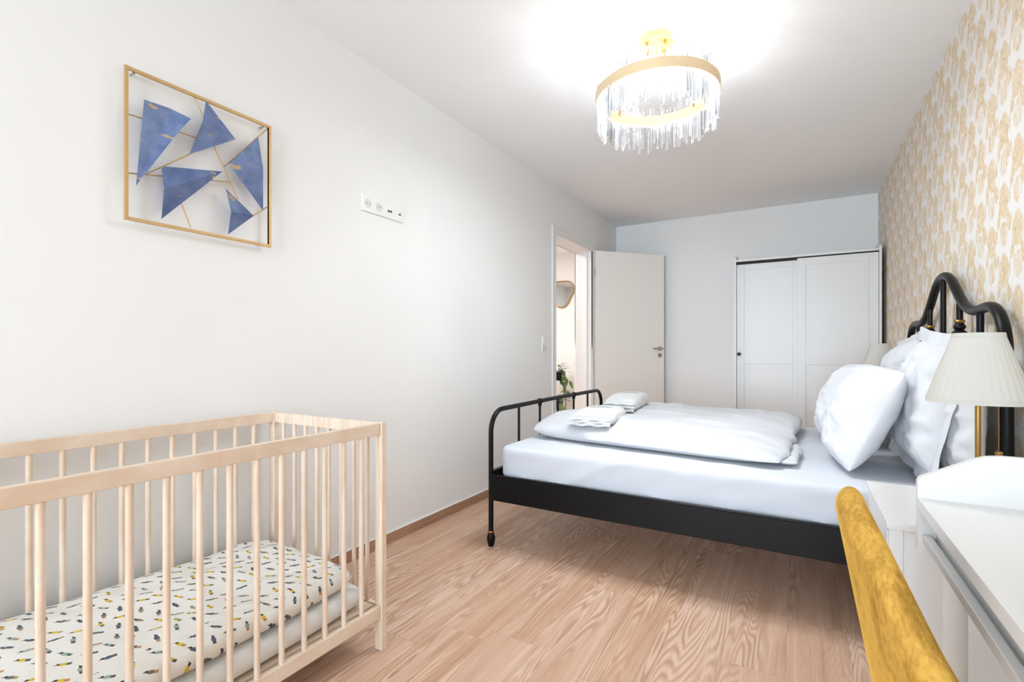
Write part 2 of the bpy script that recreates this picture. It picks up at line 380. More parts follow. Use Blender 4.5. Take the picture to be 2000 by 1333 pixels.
s_ = obj('socket', MB().tube([(.009, 3.853, 1.078), (.012, 3.853, 1.078)], .026, 24), plasgrey, ls)
# ------------------------------------------------------------------ wall art
CXc = 1.947; S_, C_ = math.sin(math.radians(30.5)), math.cos(math.radians(30.5))
def onwall(px, py, xw):          # zoom-crop coordinates read off the photo, turned into metres on the wall
    u = (220+px/3.418-1000)/961.33; v = (685.66-(110+py/3.418))/961.33
    t = (xw-CXc)/(-S_+C_*u); return Vector((xw, t*(C_+S_*u), 1.05+t*v))
art = thing('wall_art', 'gold square frame wall sculpture with five folded blue triangles', 'wall art', (0, 1.0, 1.74))
y0, y1, z0, z1 = .745, 1.262, 1.482, 1.99
fw = .011; m = MB()
m.box(.026, y0, z0, .037, y0+fw, z1, .001); m.box(.026, y1-fw, z0, .037, y1, z1, .001); m.box(.026, y0+fw, z0, .037, y1-fw, z0+fw, .001); m.box(.026, y0+fw, z1-fw, .037, y1-fw, z1, .001)
obj('frame', m, gold, art)
for yy in (y0+.03, y1-.03):
    obj('hanger', MB().tube([(0, yy, z1-.012), (.026, yy, z1-.012)], .004, 8), steel, art)
for a_, b_ in (((100, 383), (230, 428)), ((440, 505), (560, 546)), ((540, 270), (605, 405)), ((215, 790), (520, 652)), ((100, 780), (345, 802)), ((675, 600), (835, 955)), ((650, 828), (790, 842)), ((455, 975), (520, 1142)), ((1035, 482), (745, 735)), ((905, 1085), (1045, 998))):
    obj('rod', MB().tube([onwall(*a_, .027), onwall(*b_, .027)], .0024, 8), gold, art)
def fold(name, ridge, left, right, lift=.055, low=.031):
    """sheet of metal creased along ridge (two points), with side vertices left / right"""
    m = MB(); r = [onwall(*ridge[0], lift), onwall(*ridge[1], lift if len(ridge) < 3 else ridge[2])]
    for side in (left, right):
        if side is None: continue
        tri = [r[0], r[1]]+[onwall(q[0], q[1], q[2] if len(q) > 2 else low) for q in side]
        m.prism(tri, (.0016, 0, 0))
    return obj('folded_triangle', m, blue_m, art, smooth=False)
fold('a', ((385, 350), (155, 865), .040), [(210, 290)], [(440, 505, .062), (522, 418, .078)], .034, .050)
fold('b', ((600, 440), (820, 555), .044), [(622, 298)], [(512, 655)], .052, .036)
fold('c', ((775, 715), (1003, 752)), [(970, 540)], [(1003, 1030)], .054, .034)
fold('d', ((342, 885), (732, 770), .044), [(325, 735)], [(325, 1087)], .058, .036)
fold('e', ((790, 1037), (940, 1066), .04), [(755, 885)], [(770, 1190)], .066, .031)
# ------------------------------------------------------------------ chandelier
cx, cy = 1.34, 2.40; R = .285; zt, zb = 2.305, 2.260
ch = thing('chandelier', 'lit round crystal chandelier with a gold band hanging from the ceiling', 'chandelier', (cx, cy, H))
canopy_m = mat('canopy_gold', srgb(206, 164, 92), .5, .5)
obj('canopy', MB().lathe([(0, H), (.078, H), (.08, H-.003), (.08, H-.034), (.076, H-.038), (0, H-.038)], cx, cy, 40), canopy_m, ch)
def band(ri, ro, z0, z1):
    m = MB(); seg = 96
    m.grid([[Vector((cx+r*math.cos(2*PI*k/seg), cy+r*math.sin(2*PI*k/seg), zz)) for k in range(seg)] for r, zz in ((ri, z0), (ro, z0), (ro, z1), (ri, z1), (ri, z0))], True); return m
obj('outer_band', band(R, R+.003, zb, zt), chand_gold, ch); obj('inner_band', band(R-.024, R-.021, zb, zt), chand_gold, ch)
for k in range(4):
    a_ = PI/4+k*PI/2+.25; q0 = (cx+.058*math.cos(a_), cy+.058*math.sin(a_)); q1 = (cx+(R-.022)*math.cos(a_), cy+(R-.022)*math.sin(a_))
    w_ = obj('suspension_wire', MB().tube([(q0[0], q0[1], H-.036), (q1[0], q1[1], zt-.006)], .0011, 6), chand_gold, ch)
    obj('gripper', MB().tube([(q0[0], q0[1], H-.036), (q0[0]+.012*math.cos(a_), q0[1]+.012*math.sin(a_), H-.062)], .0085, 12), brass, w_)
    obj('gripper', MB().tube([(q1[0], q1[1], zt-.012), (q1[0]-.003*math.cos(a_), q1[1]-.003*math.sin(a_), zt+.016)], .006, 10), brass, w_)
for z0_, z1_ in ((zb+.002, zb+.005), (zt-.005, zt-.002)):
    obj('light_strip', band(R-.0205, R-.0165, z0_, z1_), bulb_m, ch)
for k in range(16):
    up = k % 8 in (2, 5, 7); a_ = 2*PI*(k+.5)/16
    l = bpy.data.lights.new('strip_light', 'AREA'); l.shape = 'DISK'; l.size = .02; l.energy = LAMP_W*(.38 if up else .52); l.color = (.87, .94, 1)
    lo = bpy.data.objects.new('strip_light', l); lo.location = (cx+(R-.0185)*math.cos(a_), cy+(R-.0185)*math.sin(a_), zt+.004 if up else zb-.004)
    lo.rotation_euler = (PI if up else 0, 0, 0); C.objects.link(lo)
# crystals: three lengths, clipped between the two bands
random.seed(5); NCR = 98; cr_src = {}
rm = R-.0105
for k in range(NCR):
    a_ = 2*PI*k/NCR; v_ = (0, 2, 1, 3, 0, 1, 3, 2)[k % 8]
    top = zt+(.045, .060, .030, .072)[v_]; bot = zb-(.125, .105, .150, .135)[v_]
    if v_ not in cr_src:
        m = MB(); w_ = .0062
        m.box(-w_*.75, -w_, bot+.008, w_*.75, w_, top-.006, .002, seg=1)
        for zz, d in ((bot+.008, -.008), (top-.006, .006)):
            q = [m.bm.verts.new(p) for p in ((-w_*.7, -w_*.9, zz), (w_*.7, -w_*.9, zz), (w_*.7, w_*.9, zz), (-w_*.7, w_*.9, zz))]; tip = m.bm.verts.new((0, 0, zz+d))
            for i in range(4): m.bm.faces.new((q[i], q[(i+1) % 4], tip))
        for vv in m.bm.verts: vv.co.z -= H
        bm_ = m.bm; me = bpy.data.meshes.new('crystal_prism'); bm_.to_mesh(me); bm_.free(); me.materials.append(crystal); cr_src[v_] = me
    o = bpy.data.objects.new('crystal_prism', cr_src[v_]); C.objects.link(o); o.parent = ch
    o.location = (rm*math.cos(a_), rm*math.sin(a_), random.uniform(-.006, .006)); o.rotation_euler = (random.uniform(-.015, .015), random.uniform(-.015, .015), a_)
# ------------------------------------------------------------------ soft goods
def fbm(x, y, z, o=4): return noise.fractal(Vector((x, y, z)), 1.0, 2.0, o)
def ridge(x, y, z): return 1-min(1, abs(noise.noise(Vector((x, y, z))))*3.2)
def slab(q, z0, z1, pe=5, nu=90, nv=60, amp=.008, seed=0, bulge=0, wr=None, ztop=None, low=.0, rip=0, crn=.03):
    """cloth slab over the quad q[(x,y)*4] (u along q0->q1, v along q0->q3)"""
    m = MB(); top = []; bot = []
    for i in range(nu+1):
        rt, rb = [], []
        u = i/nu
        for j in range(nv+1):
            v = j/nv
            # denser sampling at the borders
            uu = .5-.5*math.cos(PI*u)*1.0; vv = .5-.5*math.cos(PI*v)
            uu = .5*uu+.5*u; vv = .5*vv+.5*v
            x = (q[0][0]*(1-uu)+q[1][0]*uu)*(1-vv)+(q[3][0]*(1-uu)+q[2][0]*uu)*vv
            y = (q[0][1]*(1-uu)+q[1][1]*uu)*(1-vv)+(q[3][1]*(1-uu)+q[2][1]*uu)*vv
            s, t = 2*uu-1, 2*vv-1
            ck = crn*(abs(s)*abs(t))**5; mx_, my_ = (q[0][0]+q[2][0])/2, (q[0][1]+q[2][1])/2; dl = math.hypot(x-mx_, y-my_)+1e-6; x -= ck*(x-mx_)/dl; y -= ck*(y-my_)/dl
            e = (max(0, 1-abs(s)**pe)*max(0, 1-abs(t)**pe))**(1/2.2)
            H_ = z1-z0; edge = max(abs(s), abs(t))
            w_ = amp*(fbm(x*3+seed, y*3, seed)*.9)
            if wr: w_ += wr(x, y, uu, vv)
            zt_ = (ztop(x, y, uu, vv) if ztop else z1)
            z = z0+(zt_-z0)*(.5+.5*e)+w_*e
            zb_ = z0+H_*(.5-.5*e)
            if rip and edge > .9:
                k = (edge-.9)/.1*rip; x += k*noise.noise(Vector((y*9+seed, x*9, 0))); y += k*noise.noise(Vector((x*9, seed, y*9)))
            if i in (0, nu) or j in (0, nv): z = zb_ = (z0+(zt_-z0)*.5)
            rt.append(Vector((x, y, z))); rb.append(Vector((x, y, min(zb_, z))))
        top.append(rt); bot.append(rb)
    m.grid(top); m.grid([r[::-1] for r in bot]); return m
def pillow(c, W, Hh, N_, w, h, th, seed=0, flange=0, nu=80, pinch=.07, sag=0):
    c, W, Hh, N_ = Vector(c), Vector(W).normalized(), Vector(Hh).normalized(), Vector(N_).normalized()
    m = MB(); F, B = [], []
    for i in range(nu+1):
        rf, rb = [], []
        for j in range(nu+1):
            s = math.sin(PI/2*(2*i/nu-1)); t = math.sin(PI/2*(2*j/nu-1))
            e = (max(0, 1-abs(s)**2.6)*max(0, 1-abs(t)**2.6))**.62
            ps = s*(1-pinch*(1-t*t)*abs(s)**2*0-pinch*(1-abs(t))**0*(1-t*t)*.0)
            # edges draw in between the corners
            X = s*w/2*(1-pinch*(1-t*t)*abs(s)); Z = t*h/2*(1-pinch*(1-s*s)*abs(t))
            wr = .010*ridge(s*1.7+seed+t*.9, t*2.4-s, seed)*e**.5+.016*fbm(s*1.6+seed, t*1.6, 3+seed)+.003*ridge(s*5+t*2+seed, t*4, seed+5)*e**.5
            cr = abs(s)*abs(t); X *= 1-.075*cr**3; Z *= 1-.075*cr**3
            wr += .006*math.sin((math.atan2(t, s))*22+seed)*(cr**2)*(1-cr)*3
            z = th/2*e
            droop = sag*(1-t)*.5*e
            f = z+wr*min(1, e*3)+droop; bk = -z*.85+.5*wr*min(1, e*3)*.3
            edge_w = .006*noise.noise(Vector((s*4+seed, t*4, 9)))
            rf.append(c+W*X+Hh*Z+N_*(f+edge_w)); rb.append(c+W*X+Hh*Z+N_*(min(bk, f-.0001)+edge_w))
        F.append(rf); B.append(rb)
    for k in range(nu+1):
        for (i, j) in ((0, k), (nu, k), (k, 0), (k, nu)): B[i][j] = F[i][j].copy()
    m.grid(F); m.grid([r[::-1] for r in B])
    if flange:
        fm = MB(); ring_in, ring_out = [], []
        K = 160
        for k in range(K):
            a_ = k/K*4; sd = int(a_); f_ = a_-sd
            s, t = [(-1+2*f_, -1), (1, -1+2*f_), (1-2*f_, 1), (-1, 1-2*f_)][sd]
            def pt(g):
                X = s*w/2*(1-pinch*(1-t*t)); Z = t*h/2*(1-pinch*(1-s*s))
                d = Vector((X, Z)); o = Vector((s if abs(s) == 1 else s**3, t if abs(t) == 1 else t**3)); 
                q = d+o*g
                return c+W*q.x+Hh*q.y+N_*(.014*noise.noise(Vector((s*3+seed, t*3, g*20)))*(g/flange if flange else 0))
            ring_in.append(pt(-.012)); ring_out.append(pt(flange))
        for off in (.0015, -.0015):
            fm.grid([[p+N_*off for p in ring_in], [(p+q_)/2+N_*off for p, q_ in zip(ring_in, ring_out)], [p for p in ring_out]], True)
        return m, fm
    return m, None
# ------------------------------------------------------------------ bed
BY0, BY1, BX0, BX1 = 2.224, 3.91, .506, 2.548; BC = (BY0+BY1)/2
bed = thing('bed', 'wide black metal bed with arched headboard and low footboard', 'bed', (1.5, BC, 0))
def arcpts(c, r, a0, a1, n=8): return [(c[0]+r*math.cos(math.radians(a0+(a1-a0)*k/n)), c[1]+r*math.sin(math.radians(a0+(a1-a0)*k/n))) for k in range(n+1)]
FT = .727; rr = .115
path = [(BY0, .07), (BY0, .4)]+arcpts((BY0+rr, FT-rr), rr, 180, 90)+[(BC, FT+.004)]+arcpts((BY1-rr, FT-rr), rr, 90, 0)+[(BY1, .4), (BY1, .07)]
fbd = obj('footboard', MB().tube([(BX0, a_, b_) for a_, b_ in path], .0135, 16), blackm, bed)
for i in range(5):
    yy = BC+(i-2)*.27; o = obj('spindle', MB().tube([(BX0, yy, .36), (BX0, yy, FT)], .0075, 12), blackm, fbd)
for i in (1, 3):
    yy = BC+(i-2)*.27; obj('ball_joint', MB().ball((BX0, yy, FT+.002), .0195, 1).lathe([(0, FT-.03), (.012, FT-.028), (.012, FT-.016), (0, FT-.014)], BX0, yy, 14), blackm, fbd)
obj('cross_rail', MB().box(BX0-.012, BY0+.01, .27, BX0+.012, BY1-.01, .405, .003), blackm, fbd)
for (xx, yy) in ((BX0, BY0), (BX0, BY1), (BX1-.02, BY0), (BX1-.02, BY1)):
    par = bed
    f_ = obj('foot', MB().lathe([(0, 0), (.013, 0), (.017, .01), (.0225, .035), (.023, .048), (.017, .066), (.012, .074), (0, .075)], xx, yy, 24), blackm, par)
    obj('brass_ring', MB().lathe([(0, .074), (.0155, .074), (.017, .078), (.0155, .083), (0, .083)], xx, yy, 24), brass, f_)
for yy in (BY0, BY1):
    m = MB(); m.box(BX0+.005, yy-.012, .25, BX1-.03, yy+.012, .382, .003); m.tube([(BX0+.008, yy-.010, .385), (BX1-.03, yy-.010, .385)], .0055, 12)
    s_ = +1 if yy == BY0 else -1
    m.box(BX0+.005, min(yy, yy+s_*.03), .36, BX1-.03, max(yy, yy+s_*.03), .366)
    obj('side_rail', m, blackm, bed)
m = MB()
for k in range(14): m.box(.56+k*.14, BY0+.02, .342, .62+k*.14, BY1-.02, .356, .003)
obj('slats', m, birch, bed)
HX = BX1-.02
def hz_(d):
    """headboard outline height at distance d from the centre line"""
    pts = [(0, 1.408), (.06, 1.402), (.12, 1.385), (.2, 1.338), (.27, 1.288), (.35, 1.240), (.43, 1.213), (.5, 1.204), (.56, 1.205), (.62, 1.210), (.67, 1.211)]
    for (a0, b0), (a1, b1) in zip(pts, pts[1:]):
        if d <= a1:
            t = (d-a0)/(a1-a0); return b0+(b1-b0)*t
    return pts[-1][1]
half = (BY1-BY0)/2; rr = .17
side = [(-half, .05), (-half, .6), (-half, 1.211-rr-.02)]+arcpts((-half+rr, 1.211-rr), rr, 180, 92, 10)
mid_ = [(-half+rr+(2*(half-rr))*k/44, 0) for k in range(1, 44)]
mid_ = [(d, hz_(abs(d))) for d, _ in mid_]
prof = side+mid_+[(-d, z) for d, z in side[::-1]]
# smooth the outline once
for _ in range(3): prof = [prof[0]]+[((p[0]+2*q[0]+r_[0])/4, (p[1]+2*q[1]+r_[1])/4) for p, q, r_ in zip(prof, prof[1:], prof[2:])]+[prof[-1]]
hb = obj('headboard', MB().tube([(HX, BC+d, z) for d, z in prof], .0185, 18), blackm, bed)
obj('cross_rail', MB().box(HX-.012, BY0+.01, .42, HX+.012, BY1-.01, .50, .003), blackm, hb)
for i in range(5):
    d = (i-2)*.282; yy = BC+d; zt_ = hz_(abs(d))
    m = MB().tube([(HX, yy, .46), (HX, yy, zt_-.004)], .0115, 14)
    sp_ = obj('spindle', m, blackm, hb)
    if i in (1, 3):
        z0 = 1.17
        obj('turned_collar', MB().lathe([(0, z0), (.014, z0), (.016, z0-.006), (.021, z0-.014), (.021, z0-.022), (.015, z0-.03), (.026, z0-.042), (.026, z0-.054), (.017, z0-.064), (.022, z0-.074), (.029, z0-.088), (.029, z0-.1), (.02, z0-.115), (.0145, z0-.135), (.0115, z0-.16), (0, z0-.16)], HX, yy, 24), blackm, sp_)
        obj('brass_ring', MB().lathe([(0, z0-.001), (.017, z0), (.019, z0+.006), (.017, z0+.012), (0, z0+.013)], HX, yy, 24), brass, sp_)
# mattress
MX0, MX1, MY0, MY1 = .538, 2.48, BY0+.028, BY1-.028
def mwr(x, y, u, v): return .0
mt = MB(); nn = 70
def mprof():
    # rounded rectangle loops going up the side then over the top
    loops = []
    def loop(ins, z, amp=0):
        pts = []; r = max(.01, .06-ins); x0, x1, y0, y1 = MX0+ins, MX1-ins, MY0+ins, MY1-ins
        cs = [((x1-r, y0+r), -90), ((x1-r, y1-r), 0), ((x0+r, y1-r), 90), ((x0+r, y0+r), 180)]
        for ci, ((ccx, ccy), a0) in enumerate(cs):
            for k in range(9):
                a_ = math.radians(a0+90*k/8); pts.append((ccx+r*math.cos(a_), ccy+r*math.sin(a_), math.cos(a_), math.sin(a_)))
            nx = cs[(ci+1) % 4]; a1 = math.radians(nx[1]); qx, qy = nx[0][0]+r*math.cos(a1), nx[0][1]+r*math.sin(a1); px_, py_ = pts[-1][0], pts[-1][1]
            for k in range(1, 60): pts.append((px_+(qx-px_)*k/60, py_+(qy-py_)*k/60, pts[-1][2] if 0 else math.cos(a1), math.sin(a1)))
        out_ = []
        for (x, y, nx_, ny_) in pts:
            dgn = .008*ridge(x*3.3-z*5, y*3.3, z*3.5)*amp+.004*fbm(x*4, y*4, z*5)*amp
            out_.append(Vector((x+nx_*dgn, y+ny_*dgn, z)))
        return out_
    loops.append(loop(.03, .358)); loops.append(loop(.008, .37, .3))
    for k in range(10): loops.append(loop(.0, .385+k*.013, 1))
    for a_ in (20, 40, 60, 75, 90): loops.append(loop(.028*(1-math.cos(math.radians(a_))), .508+.028*math.sin(math.radians(a_)), .8))
    return loops
lp = mprof(); Vv = mt.grid(lp, True)
mt.bm.faces.new(Vv[0][::-1])
top_in = [Vector((MX0+(p.x-MX0)*1, p.y, p.z)) for p in lp[-1]]
mt.bm.faces.new(Vv[-1])
tag(obj('mattress', mt, sheet), 'thick mattress in a white fitted sheet on the black bed', 'mattress')
# duvets
TOP = .538
def dtop(side):
    def f(x, y, u, v):
        edge = min(v, 1-v)
        if side == 0: z = .600+.052*min(1, v/.45)+.022*max(0, 1-u*3.2)+.010*math.sin(u*3+1)
        else: z = .645+.018*math.sin(u*5+.5)*.4+.010*u+.0*v
        return z
    return f
def dwr(seed, amt):
    def f(x, y, u, v):
        a_ = .011*ridge(x*1.6+seed+y*.8, y*4.2, seed)+.006*ridge(x*6+y*3+seed, y*3-x*4, seed+3)
        k = max(0, (u-.72)/.28)
        a_ += .009*k*ridge(x*7+y*4, y*3-x*2, seed+6)
        return a_*amt
    return f
d1 = slab([(.560, 2.545), (1.885, 2.385), (1.925, 3.02), (.60, 3.07)], TOP+.001, .64, pe=7, nu=130, nv=70, amp=.007, seed=2.3, wr=dwr(1.2, 1.0), ztop=dtop(0), rip=.02)
du = thing('duvet', 'white folded duvet on the near half of the bed under the closer towel', 'duvet', (1.25, 2.72, TOP), 'white duvets')
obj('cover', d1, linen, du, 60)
m = slab([(1.86, 2.45), (1.932, 2.47), (1.945, 2.90), (1.88, 2.96)], TOP+.002, .582, pe=3, nu=24, nv=50, amp=.01, seed=8, wr=lambda x, y, u, v: .008*math.sin(y*95)*u, rip=.02)
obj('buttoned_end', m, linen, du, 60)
d2 = slab([(.565, 3.09), (1.925, 3.05), (1.955, 3.80), (.57, 3.85)], TOP+.001, .645, pe=7, nu=130, nv=70, amp=.010, seed=5.1, wr=dwr(4.4, 1.0), ztop=dtop(1), rip=.02)
du = thing('duvet', 'white folded duvet on the far half of the bed under the farther towel', 'duvet', (1.25, 3.45, TOP), 'white duvets')
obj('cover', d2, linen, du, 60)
# towels
def towel(c, ang, L_, W_, z, hgt, label, seed):
    t = thing('towel', label, 'towel', (c[0], c[1], z), 'folded towels on the duvets')
    ca, sa = math.cos(ang), math.sin(ang)
    def P(a, b_, zz): return Vector((c[0]+a*ca-b_*sa, c[1]+a*sa+b_*ca, zz))
    # folded stack: cross-section (across a) spirals, long axis b
    m = MB(); lay = 3; secs = []
    for j in range(25):
        b_ = (j/24-.5)*L_; e = 1-abs(2*j/24-1)**6*.12
        row = []
        for k in range(40):
            t_ = 2*PI*k/40; aa = math.copysign(abs(math.cos(t_))**.55, math.cos(t_))*W_/2*e
            zz = math.copysign(abs(math.sin(t_))**.7, math.sin(t_))*hgt/2*e
            fullness = 1+.10*fbm(b_*6+seed, aa*6, seed)
            zz = zz*fullness+hgt/2
            taper = 1-.42*max(0, min(1, (.5-j/24)))    # lower towards the near end
            row.append(P(aa+.006*fbm(b_*9, zz*20, seed), b_, z+max(0, zz)*taper))
        secs.append(row)
    V_ = m.grid(secs, True)
    m.bm.faces.new(V_[0][::-1]); m.bm.faces.new(V_[-1]); obj('folded_body', m, towel_m, t, 50)
    # fold layers showing at the near end
    lay = MB()
    for q in range(3):
        zc = z+.010+q*(hgt*.60-.014)/2.4
        lay.tube([P(-W_*.46+W_*.92*k/12, -L_/2-.004+.004*math.sin(k+q), zc+.003*math.sin(k*1.3+q*2)) for k in range(13)], .0085-.0012*q, 10)
    obj('layer_edges', lay, towel_m, t, 60)
    pr_ = MB(); rows = []
    # small grey printed line across the upper face
    for off, ln in ((.015, .5),):
        pts = []
        for i in range(2):
            r_ = []
            for k in range(14):
                aa = (-ln/2+ln*k/13)*W_; b_ = L_*(.10+off+.045*i); jj = (b_/L_+.5); taper = 1-.42*max(0, min(1, .5-jj))
                fullness = 1+.10*fbm(b_*6+seed, aa*6, seed)
                e = 1-abs(2*jj-1)**6*.12
                cc = min(1, abs(aa)/(W_/2*e)); th_ = math.acos(cc**(1/.55)); zz = (math.sin(th_)**.7)*hgt/2*e*fullness+hgt/2
                r_.append(P(aa, b_, z+zz*taper+.0016))
            pts.append(r_)
        pr_.grid(pts)
    obj('printed_line', pr_, print_m, t, 60)
    return t
towel((.93, 2.72), .10, .40, .25, .638, .078, 'flat folded white towel with small grey print on the near duvet', 3)
towel((.905, 3.34), .04, .42, .22, .650, .108, 'plump rolled white towel on the far duvet by the door', 7)
# pillows
def pil(label, *a, flange=0, **k):
    m, fm = pillow(*a, flange=flange, **k); t = thing('pillow', label, 'pillow', a[0], 'white pillows against the headboard')
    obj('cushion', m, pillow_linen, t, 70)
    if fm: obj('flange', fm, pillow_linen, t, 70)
lean = lambda deg: (Vector((math.sin(math.radians(deg)), 0, math.cos(math.radians(deg)))), Vector((-math.cos(math.radians(deg)), 0, math.sin(math.radians(deg)))))
def pose(deg, yaw, roll):
    """axes of a pillow leaning deg from vertical, turned by yaw and rolled in its own plane"""
    Hv, Nv = lean(deg); Rw = Matrix.Rotation(math.radians(yaw), 3, 'Z'); Wv = Rw @ Vector((0, 1, 0)); Hv = Rw @ Hv; Nv = Rw @ Nv
    Rr = Matrix.Rotation(math.radians(roll), 3, Nv); return Rr @ Wv, Rr @ Hv, Nv
pil('white pillow at the back standing against the headboard behind the near lamp', (2.452, 2.50, .79), *pose(2, 0, 1), .64, .50, .13, seed=11, pinch=.04)
pil('large white flanged pillow leaning in the second row beside the near lamp', (2.385, 2.62, .845), *pose(11, 3, -4), .66, .50, .17, seed=4, flange=.05, pinch=.07)
pil('large white flanged pillow leaning at the far side beside the far lamp', (2.40, 3.42, .848), *pose(11, 0, 5), .62, .52, .18, seed=14, flange=.04, pinch=.07)
pil('plump white pillow in front nearest the yellow chair', (2.175, 2.665, .770), *pose(24, 6, -2), .57, .47, .22, seed=21, pinch=.05)
pil('plump white pillow in front on the far half of the bed', (2.155, 3.30, .768), *pose(25, 3, 2), .58, .47, .22, seed=33, pinch=.05)
# ------------------------------------------------------------------ wardrobe
wy0, wy1, wx0, wx1 = 5.25, 5.80, 1.376, 2.537; wtop = 1.922
wd = thing('wardrobe', 'white two-door sliding wardrobe in the far right corner', 'wardrobe', ((wx0+wx1)/2, 5.5, 0))
for xx in (wx0, wx1-.018):
    m = MB(); prof_ = [(wy0-.012, 0), (wy1, 0), (wy1, 1.985), (wy0+.10, 1.985), (wy0-.002, 1.965), (wy0-.012, 1.955)]
    m.prism([(xx, a_, b_) for a_, b_ in prof_], (.018, 0, 0)); obj('side_panel', m, lacq, wd)
obj('top_panel', MB().box(wx0+.018, wy0-.004, wtop-.006, wx1-.018, wy1, wtop+.014, .002), lacq, wd)
m = MB(); m.box(wx0+.018, wy1-.008, .05, wx1-.018, wy1, wtop); m.box(wx0+.018, wy0+.02, .06, wx1-.018, wy1-.01, .08); m.box(wx0+.018, wy0+.005, 0, wx1-.018, wy0+.02, .05)
obj('carcass', m, lacq, wd)
obj('track', MB().box(wx0+.018, wy0+.012, wtop-.030, wx1-.018, wy0+.05, wtop-.008), darkm, wd)
def sl_door(x0, x1, y0, knobx):
    m = MB(); t = .018; z0, z1 = .055, wtop-.018; st = .065
    m.box(x0, y0+.006, z0, x1, y0+t, z1)
    m.box(x0, y0, z0, x0+st, y0+.0062, z1, .0015); m.box(x1-st, y0, z0, x1, y0+.0062, z1, .0015)
    for a_, b_ in ((z0, z0+st), (z1-st, z1), (.925, 1.11)): m.box(x0+st, y0, a_, x1-st, y0+.0062, b_, .0015)
    d = obj('sliding_door', m, lacq, wd)
    obj('knob', MB().tube([(knobx, y0+.001, 1.018), (knobx, y0-.006, 1.018), (knobx, y0-.010, 1.018), (knobx, y0-.02, 1.018), (knobx, y0-.024, 1.018)], [.008, .007, .014, .0165, .011], 18), blackm, d)
xm = 1.922
sl_door(wx0+.02, xm+.02, wy0+.028, 1.418); sl_door(xm-.012, wx1-.02, wy0+.004, 2.484)
# ------------------------------------------------------------------ nightstands and lamps
def nightstand(y0, y1, label, grp='nightstands'):
    x0, x1, zt_ = 2.145, 2.545, .60
    t = thing('nightstand', label, 'nightstand', ((x0+x1)/2, (y0+y1)/2, 0), grp)
    obj('top', MB().box(x0-.006, y0-.006, zt_-.02, x1, y1+.006, zt_, .003), lacq, t)
    m = MB()
    for a_ in (y0, y1-.016):
        m.box(x0+.004, a_+.004, .04, x1-.004, a_+.012, zt_-.02)
        m.box(x0, a_, 0, x0+.03, a_+.016, zt_-.02, .0015); m.box(x1-.03, a_, 0, x1, a_+.016, zt_-.02, .0015)
    m.box(x1-.01, y0, .04, x1-.004, y1, zt_-.02); m.box(x0+.02, y0+.01, .05, x1-.01, y1-.01, .066)
    obj('body', m, lacq, t)
    for z0, z1 in ((.07, .32), (.33, .572)):
        d = obj('drawer', MB().box(x0-.002, y0+.018, z0, x0+.016, y1-.018, z1, .002), lacq, t)
        yy = (y0+y1)/2; zz = (z0+z1)/2; obj('knob', MB().tube([(x0-.002, yy, zz), (x0-.014, yy, zz), (x0-.024, yy, zz)], [.006, .012, .009], 14), blackm, d)
nightstand(1.625, 2.085, 'white nightstand between the desk and the bed under the near lamp')
nightstand(4.04, 4.50, 'white nightstand at the far side of the bed under the far lamp')
def lamp(xc, yc, label):
    z0 = .60; t = thing('table_lamp', label, 'lamp', (xc, yc, z0), 'bedside lamps')
    obj('base', MB().lathe([(0, z0), (.072, z0), (.074, z0+.004), (.066, z0+.014), (.03, z0+.02), (.012, z0+.03), (0, z0+.031)], xc, yc, 32), brass, t)
    obj('pole', MB().tube([(xc, yc, z0+.025), (xc, yc, z0+.43)], .0068, 14), brass, t)
    zs0, zs1, rb_, rt_ = .905, 1.10, .113, .056; seg = 144
    pl = lambda k, r, z: 1+.010*(1 if k % 4 in (0, 1) else -1)
    m = MB(); rows = []
    for q in range(5):
        f_ = q/4; r = rb_+(rt_-rb_)*f_; zz = zs0+.01+(zs1-.018-zs0)*f_
        rows.append([Vector((xc+r*(1+.008*math.cos(k*PI/2))*math.cos(2*PI*k/seg), yc+r*(1+.008*math.cos(k*PI/2))*math.sin(2*PI*k/seg), zz)) for k in range(seg)])
    inner = [[Vector((xc+(p.x-xc)*.975, yc+(p.y-yc)*.975, p.z)) for p in r_] for r_ in rows]
    m.grid(rows+inner[::-1]+[rows[0]], True); sh = obj('lamp_shade', m, shade_m, t, 80)
    for zz, r, hh in ((zs0, rb_+.002, .013), (zs1-.012, rt_+.002, .012)):
        mm = MB(); mm.grid([[Vector((xc+rq*math.cos(2*PI*k/72), yc+rq*math.sin(2*PI*k/72), zq)) for k in range(72)] for rq, zq in ((r+.0008*0, zz), (r-.002, zz+hh), (r-.006, zz+hh), (r-.004, zz), (r, zz))], True)
        obj('trim_band', mm, shade_m, sh, 50)
    m = MB()
    for k in range(3):
        a_ = 2*PI*k/3; m.tube([(xc, yc, zs1-.03), (xc+(rt_-.004)*math.cos(a_), yc+(rt_-.004)*math.sin(a_), zs1-.012)], .0016, 6)
    m.tube([(xc, yc, .99), (xc, yc, 1.035)], .014, 14); obj('socket_and_spider', m, brass, t)
    m = MB(); m.tube([(xc+.043, yc, zs0+.09), (xc+.043, yc, z0+.172)], .0009, 6); m.tube([(xc, yc, zs0+.1), (xc+.043, yc, zs0+.09)], .002, 6); pc = obj('pull_chain', m, brass, t)
    obj('pull_knob', MB().ball((xc+.043, yc, z0+.166), .0085, .8), brass, pc)
lamp(2.373, 1.855, 'brass table lamp with pleated cream shade right behind the desk')
lamp(2.41, 4.20, 'brass table lamp with cream shade in front of the wardrobe, mostly hidden by pillows')
